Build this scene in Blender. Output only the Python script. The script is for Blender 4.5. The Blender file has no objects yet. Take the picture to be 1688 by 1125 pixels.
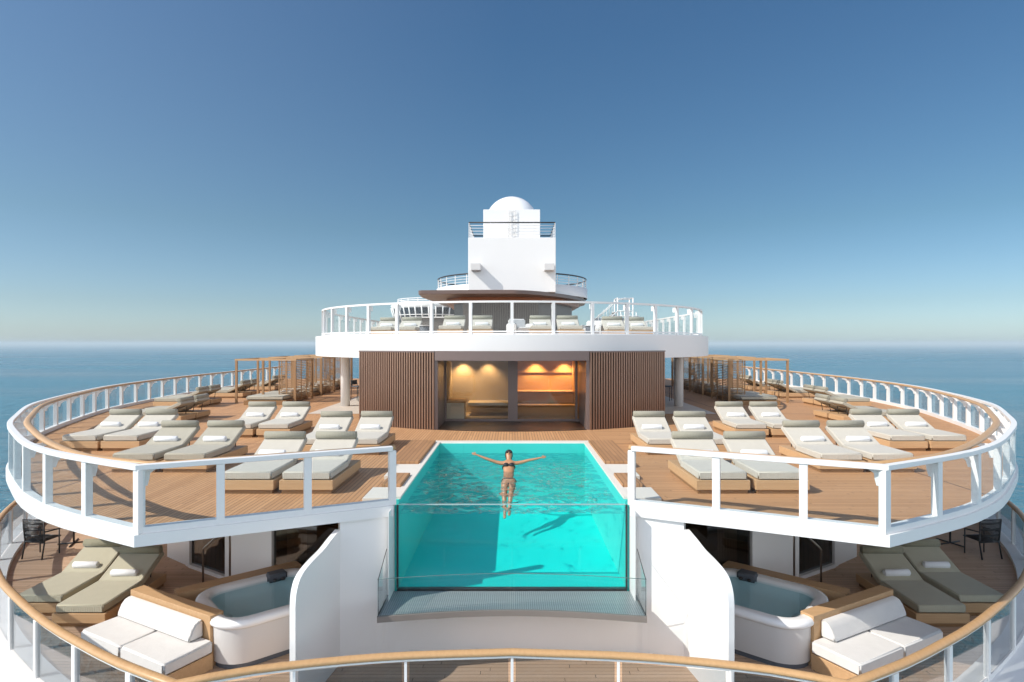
import bpy, bmesh, math, random
from mathutils import Vector, Matrix
R = math.radians
random.seed(7)
S = bpy.context.scene
COL = S.collection

# ------------------------------------------------------------------ camera, sky, sun
cam_d = bpy.data.cameras.new('camera'); cam = bpy.data.objects.new('camera', cam_d); COL.objects.link(cam)
cam.location = (0, 0, 2.8); cam.rotation_euler = (R(90), 0, 0)
cam_d.sensor_width = 36; cam_d.lens = 1000/1688*36
cam_d.shift_y = 3.5/1688
cam_d.clip_start = .1; cam_d.clip_end = 200000
S.camera = cam
SUN = Vector((-1.0, -.44, .95)).normalized()          # direction towards the sun
W = bpy.data.worlds.new('World'); S.world = W; W.use_nodes = True
wt = W.node_tree; wt.nodes.clear()
sky = wt.nodes.new('ShaderNodeTexSky'); sky.sky_type = 'NISHITA'; sky.sun_disc = False
sky.sun_elevation = math.asin(SUN.z); sky.sun_rotation = math.atan2(SUN.x, SUN.y)
sky.air_density = 1.0; sky.dust_density = .6; sky.ozone_density = 3.0; sky.altitude = 0
bg = wt.nodes.new('ShaderNodeBackground'); bg.inputs['Strength'].default_value = .085
wo = wt.nodes.new('ShaderNodeOutputWorld')
# colour-grade the sky: bluer overhead, a grey haze band over the horizon, greyer rather than yellow
tc = wt.nodes.new('ShaderNodeTexCoord'); sx_ = wt.nodes.new('ShaderNodeSeparateXYZ'); wt.links.new(tc.outputs['Generated'], sx_.inputs[0])
rp_ = wt.nodes.new('ShaderNodeValToRGB'); wt.links.new(sx_.outputs[2], rp_.inputs[0])
SKYG = [(0.0, (.93, 1.15, 1.46)), (.06, (.77, .92, 1.06)), (.18, (.64, .835, .86)), (.45, (.60, .87, .98)), (1.0, (.9, 1.07, 1.24))]
while len(rp_.color_ramp.elements) < len(SKYG): rp_.color_ramp.elements.new(.5)
for e_, (p_, c_) in zip(rp_.color_ramp.elements, SKYG): e_.position = p_; e_.color = (*c_, 1)
mm = wt.nodes.new('ShaderNodeMix'); mm.data_type = 'RGBA'; mm.blend_type = 'MULTIPLY'; mm.inputs[0].default_value = 1
wt.links.new(sky.outputs[0], mm.inputs[6]); wt.links.new(rp_.outputs[0], mm.inputs[7]); 
# fill glow added to the unseen sky behind and beside the viewer, lifts the shade
def wmath(op, a, b):
    n = wt.nodes.new('ShaderNodeMath'); n.operation = op
    for i, v in enumerate((a, b)):
        if isinstance(v, (int, float)): n.inputs[i].default_value = v
        else: wt.links.new(v, n.inputs[i])
    return n.outputs[0]
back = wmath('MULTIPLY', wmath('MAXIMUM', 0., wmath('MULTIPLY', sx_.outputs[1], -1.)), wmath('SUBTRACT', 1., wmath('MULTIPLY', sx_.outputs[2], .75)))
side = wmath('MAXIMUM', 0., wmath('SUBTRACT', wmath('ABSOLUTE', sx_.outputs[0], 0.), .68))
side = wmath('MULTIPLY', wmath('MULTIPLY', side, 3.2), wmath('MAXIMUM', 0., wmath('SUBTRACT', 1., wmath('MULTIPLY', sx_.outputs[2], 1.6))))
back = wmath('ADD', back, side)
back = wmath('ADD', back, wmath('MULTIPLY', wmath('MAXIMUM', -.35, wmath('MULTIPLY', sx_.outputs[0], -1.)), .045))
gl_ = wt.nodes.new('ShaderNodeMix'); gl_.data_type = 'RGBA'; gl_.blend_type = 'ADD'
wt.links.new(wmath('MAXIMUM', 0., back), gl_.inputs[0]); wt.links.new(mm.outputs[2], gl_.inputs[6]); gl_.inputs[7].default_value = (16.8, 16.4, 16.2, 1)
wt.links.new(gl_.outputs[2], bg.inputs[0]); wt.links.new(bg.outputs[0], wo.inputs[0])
sl = bpy.data.lights.new('sun', 'SUN'); sl.energy = 4.0; sl.angle = R(.5); sl.color = (1, .945, .86)
so = bpy.data.objects.new('sun', sl); COL.objects.link(so)
so.rotation_euler = SUN.to_track_quat('Z', 'Y').to_euler(); so.location = (-40, -20, 60)
S.view_settings.view_transform = 'Standard'; S.view_settings.look = 'None'
S.view_settings.exposure = .33; S.view_settings.gamma = 1
cy = S.cycles
cy.use_denoising = True; cy.max_bounces = 8; cy.transparent_max_bounces = 40; cy.diffuse_bounces = 6
cy.caustics_reflective = False; cy.caustics_refractive = False; cy.sample_clamp_indirect = 6

# ------------------------------------------------------------------ materials
class NT:
    def __init__(s, name):
        s.m = bpy.data.materials.new(name); s.m.use_nodes = True
        s.t = s.m.node_tree; s.t.nodes.clear(); s.out = s.n('OutputMaterial')
    def n(s, typ): return s.t.nodes.new('ShaderNode'+typ)
    def put(s, sock, v):
        if hasattr(v, 'is_output') or isinstance(v, bpy.types.NodeSocket): s.t.links.new(v, sock)
        else:
            if isinstance(v, (tuple, list)) and len(v) == 3 and sock.type == 'RGBA': v = (*v, 1)
            sock.default_value = v
    def math(s, op, a, b=0., c=0.):
        n = s.n('Math'); n.operation = op
        for i, v in enumerate((a, b, c)): s.put(n.inputs[i], v)
        return n.outputs[0]
    def mix(s, f, a, b, mode='MIX'):
        n = s.n('Mix'); n.data_type = 'RGBA'; n.blend_type = mode
        s.put(n.inputs[0], f); s.put(n.inputs[6], a); s.put(n.inputs[7], b); return n.outputs[2]
    def pos(s): return s.n('NewGeometry').outputs['Position']
    def obj(s): return s.n('TexCoord').outputs['Object']
    def rand(s): return s.n('ObjectInfo').outputs['Random']
    def mapv(s, v, sc=(1, 1, 1), rot=(0, 0, 0)):
        n = s.n('Mapping'); s.put(n.inputs[0], v); n.inputs['Scale'].default_value = sc; n.inputs['Rotation'].default_value = rot; return n.outputs[0]
    def xyz(s, v): n = s.n('SeparateXYZ'); s.put(n.inputs[0], v); return n.outputs
    def noise(s, v, scale, det=3., rough=.5):
        n = s.n('TexNoise'); s.put(n.inputs['Vector'], v); n.inputs['Scale'].default_value = scale
        n.inputs['Detail'].default_value = det; n.inputs['Roughness'].default_value = rough; return n.outputs['Fac']
    def ramp(s, f, *stops):
        n = s.n('ValToRGB'); e = n.color_ramp.elements
        while len(e) < len(stops): e.new(.5)
        for el, (p, c) in zip(e, stops): el.position = p; el.color = (*c, 1) if len(c) == 3 else c
        s.put(n.inputs[0], f); return n.outputs[0]
    def bump(s, h, st=.3, dist=.01, normal=None):
        n = s.n('Bump'); s.put(n.inputs['Height'], h); s.put(n.inputs['Strength'], st); n.inputs['Distance'].default_value = dist
        if normal: s.put(n.inputs['Normal'], normal)
        return n.outputs[0]
    def bsdf(s, color, rough=.5, metal=0., normal=None, spec=.5, **k):
        n = s.n('BsdfPrincipled'); s.put(n.inputs['Base Color'], color); s.put(n.inputs['Roughness'], rough)
        s.put(n.inputs['Metallic'], metal); s.put(n.inputs['Specular IOR Level'], spec)
        for kk, v in k.items(): s.put(n.inputs[kk.replace('_', ' ')], v)
        if normal: s.put(n.inputs['Normal'], normal)
        return n.outputs[0]
    def schlick(s, f0, k=1., normal=None):
        g = s.n('NewGeometry'); d = s.n('VectorMath'); d.operation = 'DOT_PRODUCT'
        s.put(d.inputs[0], g.outputs['Incoming']); s.put(d.inputs[1], normal if normal else g.outputs['Normal'])
        c = s.math('SUBTRACT', 1., s.math('MINIMUM', 1., s.math('ABSOLUTE', d.outputs['Value'])))
        return s.math('MINIMUM', 1., s.math('MULTIPLY', s.math('MULTIPLY_ADD', s.math('POWER', c, 5.), 1-f0, f0), k))
    def done(s, sh): s.t.links.new(sh, s.out.inputs[0]); return s.m

def m_paint(name, col, rough=.35, var=.04, spec=.5, metal=0.):
    t = NT(name); p = t.pos()
    nz = t.noise(p, 1.3, 4); nf = t.noise(p, 40, 2)
    c = t.mix(t.math('MULTIPLY', nz, 1.), tuple(x*(1-var) for x in col), tuple(min(1, x*(1+var)) for x in col))
    r = t.math('MULTIPLY_ADD', nz, .12, rough-.06)
    return t.done(t.bsdf(c, r, metal, t.bump(nf, .05, .003), spec))

def m_deck(name, colA, colB, mode, w=.085, seam=.12):
    """teak planks; mode 'split' = along Y on the port half, along X on the starboard half, 'x' = along X"""
    t = NT(name); p = t.pos(); x, y, z = t.xyz(p)
    if mode == 'split':
        m = t.math('GREATER_THAN', x, 2.6)
        u = t.math('ADD', t.math('MULTIPLY', x, t.math('SUBTRACT', 1., m)), t.math('MULTIPLY', y, m))
        v = t.math('ADD', t.math('MULTIPLY', y, t.math('SUBTRACT', 1., m)), t.math('MULTIPLY', x, m))
    elif mode == 'x': u, v = y, x
    else: u, v = x, y
    k = t.math('DIVIDE', u, w); fl = t.math('FLOOR', k); fr = t.math('FRACT', k)
    wn = t.n('TexWhiteNoise'); wn.noise_dimensions = '1D'; t.put(wn.inputs['W'], fl); rnd = wn.outputs['Value']
    vv = t.math('ADD', t.math('DIVIDE', v, 2.4), t.math('MULTIPLY', rnd, 7.3))
    wn2 = t.n('TexWhiteNoise'); wn2.noise_dimensions = '2D'
    cb = t.n('CombineXYZ'); t.put(cb.inputs[0], fl); t.put(cb.inputs[1], t.math('FLOOR', vv)); t.put(wn2.inputs['Vector'], cb.outputs[0])
    butt = t.math('LESS_THAN', t.math('FRACT', vv), .004)
    cv = t.n('CombineXYZ'); t.put(cv.inputs[0], t.math('MULTIPLY', u, 40.)); t.put(cv.inputs[1], t.math('MULTIPLY', v, 2.5)); t.put(cv.inputs[2], t.math('MULTIPLY', rnd, 50.))
    gr = t.noise(cv.outputs[0], 1., 5, .6)
    big = t.noise(p, .45, 3)
    f = t.math('ADD', t.math('MULTIPLY', wn2.outputs['Value'], .45), t.math('MULTIPLY', gr, .55))
    c = t.mix(f, colA, colB)
    c = t.mix(t.math('MULTIPLY', big, .25), c, tuple(q*.72 for q in colA))
    gap = t.math('MAXIMUM', t.math('LESS_THAN', fr, seam), butt)
    c = t.mix(t.math('MULTIPLY', gap, .9), c, (.05, .028, .016))
    if mode == 'split':   # the wide caulked expansion joints
        j = t.math('LESS_THAN', t.math('ABSOLUTE', t.math('SUBTRACT', y, 16.86)), .022)
        j = t.math('MAXIMUM', j, t.math('LESS_THAN', t.math('ABSOLUTE', t.math('SUBTRACT', t.math('ABSOLUTE', x), 8.75)), .018))
        j = t.math('MAXIMUM', j, t.math('LESS_THAN', t.math('ABSOLUTE', t.math('SUBTRACT', y, 24.0)), .03))
        c = t.mix(t.math('MULTIPLY', j, .85), c, (.04, .022, .014))
    b = t.bump(t.math('SUBTRACT', 1., gap), .25, .004)
    return t.done(t.bsdf(c, t.math('MULTIPLY_ADD', gr, .2, .5), 0., b, .3))

def m_wood(name, colA, colB, along='X', rough=.5):
    t = NT(name); o = t.obj()
    sc = {'X': (1.2, 22, 22), 'Y': (22, 1.2, 22), 'Z': (22, 22, 1.2)}[along]
    off = t.n('VectorMath'); off.operation = 'ADD'; t.put(off.inputs[0], t.mapv(o, sc)); t.put(off.inputs[1], t.math('MULTIPLY', t.rand(), 40.))
    g = t.noise(off.outputs[0], 1.0, 6, .62)
    c = t.mix(g, colA, colB)
    c = t.mix(t.math('MULTIPLY', t.rand(), .22), c, tuple(q*.75 for q in colA))
    return t.done(t.bsdf(c, rough, 0., t.bump(g, .15, .004), .35))

def m_fabric(name, col, rib=0., rough=.9):
    t = NT(name); o = t.obj()
    n1 = t.noise(o, 6, 3); n2 = t.noise(o, 160, 2)
    wv = t.n('TexWave'); wv.wave_type = 'BANDS'; wv.bands_direction = 'X'; t.put(wv.inputs['Vector'], o)
    wv.inputs['Scale'].default_value = 9.5; wv.inputs['Distortion'].default_value = .6
    c = t.mix(n1, tuple(q*.93 for q in col), tuple(q*1.05 for q in col))
    c = t.mix(t.math('MULTIPLY', t.math('SUBTRACT', 1., wv.outputs['Fac']), .16*rib), c, tuple(q*.55 for q in col))
    c = t.mix(t.math('MULTIPLY', t.rand(), .12), c, tuple(q*.8 for q in col))
    b = t.bump(n2, .25, .003); b = t.bump(wv.outputs['Fac'], .5*rib, .006, b); b = t.bump(n1, .35, .02, b)
    return t.done(t.bsdf(c, rough, 0., b, .15, Sheen_Weight=.15))

def m_glass(name, tint=(.93, .965, .97), ior=1.45, refl=1., rough=.0):
    t = NT(name)
    tr = t.n('BsdfTransparent'); t.put(tr.inputs[0], tint)
    gl = t.n('BsdfGlossy'); t.put(gl.inputs['Color'], (1, 1, 1)); gl.inputs['Roughness'].default_value = rough
    mx = t.n('MixShader'); t.put(mx.inputs[0], t.schlick(((ior-1)/(ior+1))**2, refl))
    t.t.links.new(tr.outputs[0], mx.inputs[1]); t.t.links.new(gl.outputs[0], mx.inputs[2])
    return t.done(mx.outputs[0])

def m_water(name, tint, scale, dist, rough=.02, stretch=(1, 1, 1), deep=(.7, .8, .85), ridge=0.):
    t = NT(name); p = t.mapv(t.pos(), stretch)
    n1 = t.noise(p, scale, 2, .5)
    if ridge: n1 = t.math('SUBTRACT', n1, t.math('MULTIPLY', t.math('ABSOLUTE', t.math('SUBTRACT', t.noise(p, scale*1.4, 2, .5), .5)), ridge))
    h = t.math('ADD', n1, t.math('MULTIPLY', t.noise(p, scale*3.1, 2, .5), .24))
    b = t.bump(h, 1., dist)
    # light entering at a steeper angle travels a longer way through the water: deeper colour on the far flanks of ripples
    g = t.n('NewGeometry'); d = t.n('VectorMath'); d.operation = 'DOT_PRODUCT'
    t.put(d.inputs[0], g.outputs['Incoming']); t.put(d.inputs[1], b)
    f = t.math('MINIMUM', 1., t.math('DIVIDE', t.math('ABSOLUTE', d.outputs['Value']), .31))
    tr = t.n('BsdfTransparent'); t.put(tr.inputs[0], t.mix(f, deep, tint))
    gl = t.n('BsdfGlossy'); gl.inputs['Roughness'].default_value = rough; t.put(gl.inputs['Normal'], b)
    mx = t.n('MixShader'); t.put(mx.inputs[0], t.schlick(.02, 1., b))
    t.t.links.new(tr.outputs[0], mx.inputs[1]); t.t.links.new(gl.outputs[0], mx.inputs[2])
    return t.done(mx.outputs[0])

def m_sea():
    t = NT('sea_water'); p = t.pos(); x, y, z = t.xyz(p)
    r = t.math('SQRT', t.math('ADD', t.math('MULTIPLY', x, x), t.math('MULTIPLY', y, y)))
    swell = t.noise(t.mapv(p, (.035, .07, 1), (0, 0, .25)), 1., 3, .55)
    chop = t.noise(t.mapv(p, (.16, .36, 1), (0, 0, -.15)), 1., 4, .6)
    rip = t.noise(t.mapv(p, (.8, 1.5, 1), (0, 0, .1)), 1., 3, .6)
    h = t.math('ADD', t.math('ADD', t.math('MULTIPLY', swell, 8.), t.math('MULTIPLY', chop, 4.)), t.math('MULTIPLY', rip, .9))
    st = t.math('DIVIDE', 1., t.math('ADD', 1., t.math('DIVIDE', r, 900.)))
    b = t.bump(h, st, 1.)
    patch = t.noise(t.mapv(p, (.0016, .006, 1)), 1., 4, .6)
    near = t.ramp(t.math('DIVIDE', r, 260.), (.15, (.012, .21, .265)), (.8, (.012, .11, .18)))
    c = t.mix(t.ramp(patch, (.38, (0, 0, 0)), (.62, (1, 1, 1))), near, (.022, .165, .235))
    ro = t.math('ADD', t.math('MINIMUM', .25, t.math('MULTIPLY_ADD', r, .0001, .04)), t.math('MULTIPLY', t.ramp(patch, (.35, (0, 0, 0)), (.65, (1, 1, 1))), .14))
    return t.done(t.bsdf(c, ro, 0., b, .5, IOR=1.333))

def m_pool(name, col, w=.0):
    t = NT(name); p = t.pos(); n = t.noise(p, .9, 3)
    c = t.mix(n, tuple(q*.9 for q in col), tuple(min(1, q*1.08) for q in col))
    x, y, z = t.xyz(p)
    gx = t.math('LESS_THAN', t.math('FRACT', t.math('DIVIDE', x, 1.32)), .006)
    gy = t.math('LESS_THAN', t.math('FRACT', t.math('DIVIDE', y, 1.32)), .006)
    c = t.mix(t.math('MULTIPLY', t.math('MAXIMUM', gx, gy), .35), c, tuple(q*.6 for q in col))
    # tile tone varies faintly at random, with thin darker joints
    return t.done(t.bsdf(c, .45, 0., None, .3))

def m_emit(name, col, st):
    t = NT(name); e = t.n('Emission'); t.put(e.inputs[0], col); e.inputs[1].default_value = st
    return t.done(e.outputs[0])

WHITE = m_paint('white_paint', (.755, .745, .73), .4, .02)
WHITE_G = m_paint('white_gelcoat', (.80, .80, .80), .18, .02)
SHELL = m_paint('tub_shell', (.60, .585, .57), .35, .03)
STEEL = m_paint('dark_steel', (.03, .028, .028), .4, .1)
GREY = m_paint('grey_cushion', (.10, .11, .13), .7, .1)
BRONZE = m_paint('bronze_slats', (.27, .16, .11), .33, .12, .6, .55)
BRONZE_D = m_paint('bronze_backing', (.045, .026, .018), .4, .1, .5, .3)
LINTEL = m_paint('bronze_lintel', (.17, .125, .115), .35, .06, .5, .2)
POLE = m_paint('bronze_pole', (.20, .16, .13), .3, .05, .5, .8)
DECK = m_deck('teak_deck', (.42, .215, .098), (.66, .375, .190), 'split')
DECK_L = m_deck('pale_teak_deck', (.46, .295, .185), (.68, .47, .325), 'x', .10, .07)
STEPW = m_deck('teak_step_boards', (.30, .155, .072), (.50, .275, .135), 'y', .10, .09)
PALEFLOOR = m_paint('pale_stone_floor', (.60, .52, .44), .5, .05)
COPING = m_paint('pale_stone_coping', (.70, .655, .58), .5, .05)
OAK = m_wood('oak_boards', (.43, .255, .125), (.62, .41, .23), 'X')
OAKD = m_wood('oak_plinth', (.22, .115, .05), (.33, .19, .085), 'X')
OAKH = m_wood('oak_handrail', (.40, .225, .10), (.60, .38, .19), 'Y', .4)
TEAKC = m_wood('cabana_teak', (.27, .15, .07), (.44, .26, .13), 'Z')
MATT = m_fabric('cream_fabric', (.53, .495, .425), 1.)
MATT2 = m_fabric('sand_fabric', (.41, .38, .305), 1.)
MATT3 = m_fabric('olive_fabric', (.46, .43, .325), 1.)
ROLL = m_fabric('sage_fabric', (.31, .295, .235), 1.)
ROLL3 = m_fabric('olive_roll_fabric', (.25, .235, .165), 1.)
TOWEL = m_fabric('white_towel', (.76, .76, .76), 0.)
SOFA = m_fabric('white_upholstery', (.66, .645, .625), 0.)
GLASS = m_glass('rail_glass', (.94, .965, .97), 1.4, .5)
PGLASS = m_glass('pool_glass', (.95, 1.0, .995), 1.4, .7)
DGLASS = m_glass('door_glass', (.86, .83, .77), 1.5, 1.)
SGLASS = m_glass('stern_glass', (.74, .77, .79), 1.45, .9)
EDGE = m_paint('glass_edge', (.10, .17, .17), .2, .05)
TGLASS = m_glass('dark_glass', (.42, .40, .38), 1.6, 1.2)
SEA = m_sea()
POOLW = m_water('pool_water', (.94, .99, 1.0), 1.6, .34, .012, (.9, .66, 1), (.05, .29, .58), .7)
TUBW = m_water('tub_water', (.86, .95, .97), 2.5, .003, .01)
POOLF = m_pool('pool_floor_tile', (.003, .63, .575))
POOLS = m_pool('pool_wall_tile', (.05, .55, .50))
TUBF = m_paint('tub_liner', (.50, .64, .67), .4, .05)
GRATE = None
def m_grate():
    t = NT('overflow_grate'); p = t.pos(); x, y, z = t.xyz(p)
    a = t.math('LESS_THAN', t.math('FRACT', t.math('DIVIDE', x, .035)), .35)
    b = t.math('LESS_THAN', t.math('FRACT', t.math('DIVIDE', y, .05)), .3)
    g = t.math('MAXIMUM', a, b); n = t.noise(p, 7, 4)
    c = t.mix(g, (.10, .12, .13), (.34, .37, .37)); c = t.mix(t.math('MULTIPLY', n, .4), c, (.20, .24, .24))
    return t.done(t.bsdf(c, .3, 0., t.bump(g, .4, .01)))
GRATE = m_grate()
CORRU = m_paint('grey_cladding', (.20, .175, .155), .55, .08)
BARW = m_paint('bar_wall', (.13, .115, .105), .55, .08)
CANT = m_paint('canopy_bronze', (.13, .085, .07), .4, .06)
CANB = m_paint('canopy_soffit', (.34, .125, .045), .45, .08)
BEIGE = m_paint('plaster_room', (.46, .39, .29), .7, .06)
SAUNA = m_wood('sauna_boards', (.42, .235, .10), (.58, .35, .16), 'X')
CURT = m_paint('beige_curtain', (.62, .47, .34), .8, .05)
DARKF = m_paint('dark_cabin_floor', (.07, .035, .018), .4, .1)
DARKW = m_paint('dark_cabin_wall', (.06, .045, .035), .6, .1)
WARM = m_emit('lamp_glow', (1, .72, .38), 8.)
NAVY = m_paint('dark_window', (.03, .04, .055), .1, .1)
LEAF = m_paint('leaf_green', (.06, .10, .03), .6, .3)
SKIN = m_paint('skin', (.44, .225, .12), .4, .05)
HAIR = m_paint('dark_hair', (.015, .01, .008), .4, .1)
BLACKF = m_paint('black_swimwear', (.012, .012, .016), .6, .1)

# ------------------------------------------------------------------ mesh building
class MB:
    def __init__(s, sx=1): s.v = []; s.f = []; s.sx = sx; s.sm = []
    def add(s, vs, fs, smooth=False):
        b = len(s.v); s.v += [Vector((q[0]*s.sx, q[1], q[2])) for q in vs]
        s.f += [[b+i for i in f] for f in fs]; s.sm += [smooth]*len(fs); return s
    def box(s, x0, x1, y0, y1, z0, z1, rz=0, o=(0, 0, 0)):
        c, sn = math.cos(rz), math.sin(rz)
        vs = [(o[0]+x*c-y*sn, o[1]+x*sn+y*c, o[2]+z) for z in (z0, z1) for (x, y) in ((x0, y0), (x1, y0), (x1, y1), (x0, y1))]
        return s.add(vs, [(3, 2, 1, 0), (4, 5, 6, 7), (0, 1, 5, 4), (1, 2, 6, 5), (2, 3, 7, 6), (3, 0, 4, 7)])
    def fbox(s, o, u, v, a0, a1, b0, b1, z0, z1):
        vs = [(o[0]+u[0]*a+v[0]*b, o[1]+u[1]*a+v[1]*b, z) for z in (z0, z1) for (a, b) in ((a0, b0), (a1, b0), (a1, b1), (a0, b1))]
        return s.add(vs, [(3, 2, 1, 0), (4, 5, 6, 7), (0, 1, 5, 4), (1, 2, 6, 5), (2, 3, 7, 6), (3, 0, 4, 7)])
    def prism(s, poly, z0, z1):
        n = len(poly)
        vs = [(x, y, z0) for x, y in poly]+[(x, y, z1) for x, y in poly]
        return s.add(vs, [list(range(n))[::-1], list(range(n, 2*n))]+[(i, (i+1) % n, n+(i+1) % n, n+i) for i in range(n)])
    def xprism(s, prof, x0, x1):          # profile in (y, z), extruded along x
        n = len(prof)
        vs = [(x0, y, z) for y, z in prof]+[(x1, y, z) for y, z in prof]
        return s.add(vs, [list(range(n)), list(range(n, 2*n))[::-1]]+[(i, n+i, n+(i+1) % n, (i+1) % n) for i in range(n)])
    def tube(s, pts, r, seg=8, closed=False, r2=None):
        pts = [Vector(p) for p in pts]; n = len(pts); vs = []
        for i, p in enumerate(pts):
            a = pts[i-1] if (i > 0 or closed) else p; b = pts[(i+1) % n] if (i < n-1 or closed) else p
            t = (b-a).normalized(); up = Vector((0, 0, 1)) if abs(t.z) < .95 else Vector((0, 1, 0))
            x = t.cross(up).normalized(); y = x.cross(t).normalized()
            rr = r[i] if isinstance(r, (list, tuple)) else r; r_ = rr if r2 is None else r2
            for k in range(seg):
                an = 2*math.pi*k/seg; vs.append(p+x*math.cos(an)*rr+y*math.sin(an)*r_)
        fs = []
        for i in range(n if closed else n-1):
            for k in range(seg):
                j = (i+1) % n; fs.append((i*seg+k, i*seg+(k+1) % seg, j*seg+(k+1) % seg, j*seg+k))
        s.add(vs, fs, True)
        if not closed: s.add(vs[:seg], [list(range(seg))]); s.add(vs[-seg:], [list(range(seg))[::-1]])
        return s
    def sweep(s, path, prof, closed=False, smooth=False):
        """path: (x, y) list, profile: (offset to the left of travel, z) list"""
        P = [Vector((p[0], p[1])) for p in path]; n = len(P); m = len(prof); vs = []
        for i in range(n):
            a = P[i-1] if (i > 0 or closed) else None; b = P[(i+1) % n] if (i < n-1 or closed) else None
            d1 = (P[i]-a).normalized() if a is not None else None; d2 = (b-P[i]).normalized() if b is not None else None
            n1 = Vector((-d1.y, d1.x)) if d1 else None; n2 = Vector((-d2.y, d2.x)) if d2 else None
            if n1 is None: nn = n2
            elif n2 is None: nn = n1
            else: nn = (n1+n2); nn = nn/max(.3, (nn.length_squared/2))
            for off, z in prof: q = P[i]+nn*off; vs.append((q.x, q.y, z))
        fs = []
        for i in range(n if closed else n-1):
            j = (i+1) % n
            for k in range(m): fs.append((i*m+k, j*m+k, j*m+(k+1) % m, i*m+(k+1) % m))
        s.add(vs, fs, smooth)
        if not closed: s.add(vs[:m], [list(range(m))]); s.add(vs[-m:], [list(range(m))[::-1]])
        return s
    def lathe(s, c, prof, seg=32, smooth=True, a0=0, a1=2*math.pi):
        full = abs(a1-a0-2*math.pi) < 1e-6; na = seg if full else seg+1; m = len(prof); vs = []
        for i in range(na):
            an = a0+(a1-a0)*i/seg
            for r, z in prof: vs.append((c[0]+r*math.cos(an), c[1]+r*math.sin(an), c[2]+z))
        fs = []
        for i in range(seg):
            j = (i+1) % na
            for k in range(m-1): fs.append((i*m+k, j*m+k, j*m+k+1, i*m+k+1))
        return s.add(vs, fs, smooth)
    def ball(s, c, rx, ry, rz, seg=16, rings=10, lo=-90, hi=90):
        prof = [(math.cos(R(lo+(hi-lo)*k/rings)), math.sin(R(lo+(hi-lo)*k/rings))) for k in range(rings+1)]
        vs = []
        for i in range(seg):
            an = 2*math.pi*i/seg
            for r, z in prof: vs.append((c[0]+rx*r*math.cos(an), c[1]+ry*r*math.sin(an), c[2]+rz*z))
        m = rings+1
        return s.add(vs, [(i*m+k, ((i+1) % seg)*m+k, ((i+1) % seg)*m+k+1, i*m+k+1) for i in range(seg) for k in range(rings)], True)
    def build(s, name, mat, root=None, bevel=0., seg=2, loc=None, parent=None, world=None):
        """root: the thing; parent: the part it sits on (sub-part). World coordinates are made local to the root."""
        off = Vector(loc) if loc is not None else Vector((0, 0, 0))
        if world is None: world = True
        if root is not None and world: off = root.matrix_basis.translation.copy() if not root.get('_o') else Vector(root['_o'])
        me = bpy.data.meshes.new(name); bm = bmesh.new()
        bv = [bm.verts.new(v-off) for v in s.v]
        for f, sm in zip(s.f, s.sm):
            try: fa = bm.faces.new([bv[i] for i in f]); fa.smooth = sm
            except ValueError: pass
        bmesh.ops.remove_doubles(bm, verts=bm.verts, dist=1e-5)
        ng = [f for f in bm.faces if len(f.verts) > 6]
        bmesh.ops.recalc_face_normals(bm, faces=bm.faces)
        if ng: bmesh.ops.triangulate(bm, faces=ng)
        if bevel > 0:
            ed = [e for e in bm.edges if len(e.link_faces) == 2 and e.calc_face_angle(0) > R(40)]
            bmesh.ops.bevel(bm, geom=ed, offset=bevel, segments=seg, affect='EDGES', clamp_overlap=True)
            for f in bm.faces: f.smooth = True
        bm.to_mesh(me); bm.free()
        me.materials.append(mat)
        o = bpy.data.objects.new(name, me); COL.objects.link(o)
        if bevel > 0:
            wn = o.modifiers.new('weighted_normals', 'WEIGHTED_NORMAL'); wn.keep_sharp = True; wn.weight = 100
        if root is None: o.location = off
        else: o.parent = parent or root
        return o

def thing(name, label, cat, loc=(0, 0, 0), group=None, rz=0):
    o = bpy.data.objects.new(name, None); COL.objects.link(o); o.location = loc; o.rotation_euler = (0, 0, rz); o.empty_display_size = .2
    return tag(o, label, cat, group)
def tag(o, label, cat, group=None):
    o['label'] = label; o['category'] = cat
    if group: o['group'] = group
    return o
def struct(o, label=None, cat=None):
    o['kind'] = 'structure'
    if label: o['label'] = label; o['category'] = cat
    return o
def stuff(o): o['kind'] = 'stuff'; return o
def copy_tree(o, parent=None):
    c = o.copy(); COL.objects.link(c); c.parent = parent
    for ch in o.children: copy_tree(ch, c)
    return c
SIDE = {1: 'left', -1: 'right'}
def catmull(P, step=.5):
    P = [Vector(p) for p in P]; Q = [P[0]*2-P[1]]+P+[P[-1]*2-P[-2]]; out = []
    for i in range(1, len(Q)-2):
        n = max(1, int((Q[i+1]-Q[i]).length/step))
        for k in range(n):
            t = k/n; a, b, c, d = Q[i-1], Q[i], Q[i+1], Q[i+2]
            out.append(.5*((2*b)+(c-a)*t+(2*a-5*b+4*c-d)*t*t+(3*b-a-3*c+d)*t**3))
    out.append(P[-1]); return [tuple(p) for p in out]
def resample(path, step, start=0., end=None):
    out = []; acc = 0.; nxt = start
    for a, b in zip(path, path[1:]):
        a = Vector(a); b = Vector(b); L = (b-a).length
        while nxt <= acc+L+1e-9:
            t = (nxt-acc)/L if L else 0; p = a.lerp(b, t); out.append((p.x, p.y, (b-a).normalized())); nxt += step
        acc += L
    return out

# ------------------------------------------------------------------ sea and decks
ZL = -2.5; SEA_Z = -34.
mb = MB(); rings = [0, 30, 80, 200, 500, 1500, 5000, 15000, 45000]
vs = [(0, 0, SEA_Z)]; fs = []; K = 48
for r in rings[1:]:
    vs += [(r*math.cos(2*math.pi*k/K), r*math.sin(2*math.pi*k/K), SEA_Z) for k in range(K)]
for k in range(K): fs.append((0, 1+k, 1+(k+1) % K))
for j in range(len(rings)-2):
    for k in range(K): a = 1+j*K; b = a+K; fs.append((a+k, b+k, b+(k+1) % K, a+(k+1) % K))
mb.add(vs, fs); struct(mb.build('sea', SEA))

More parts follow.
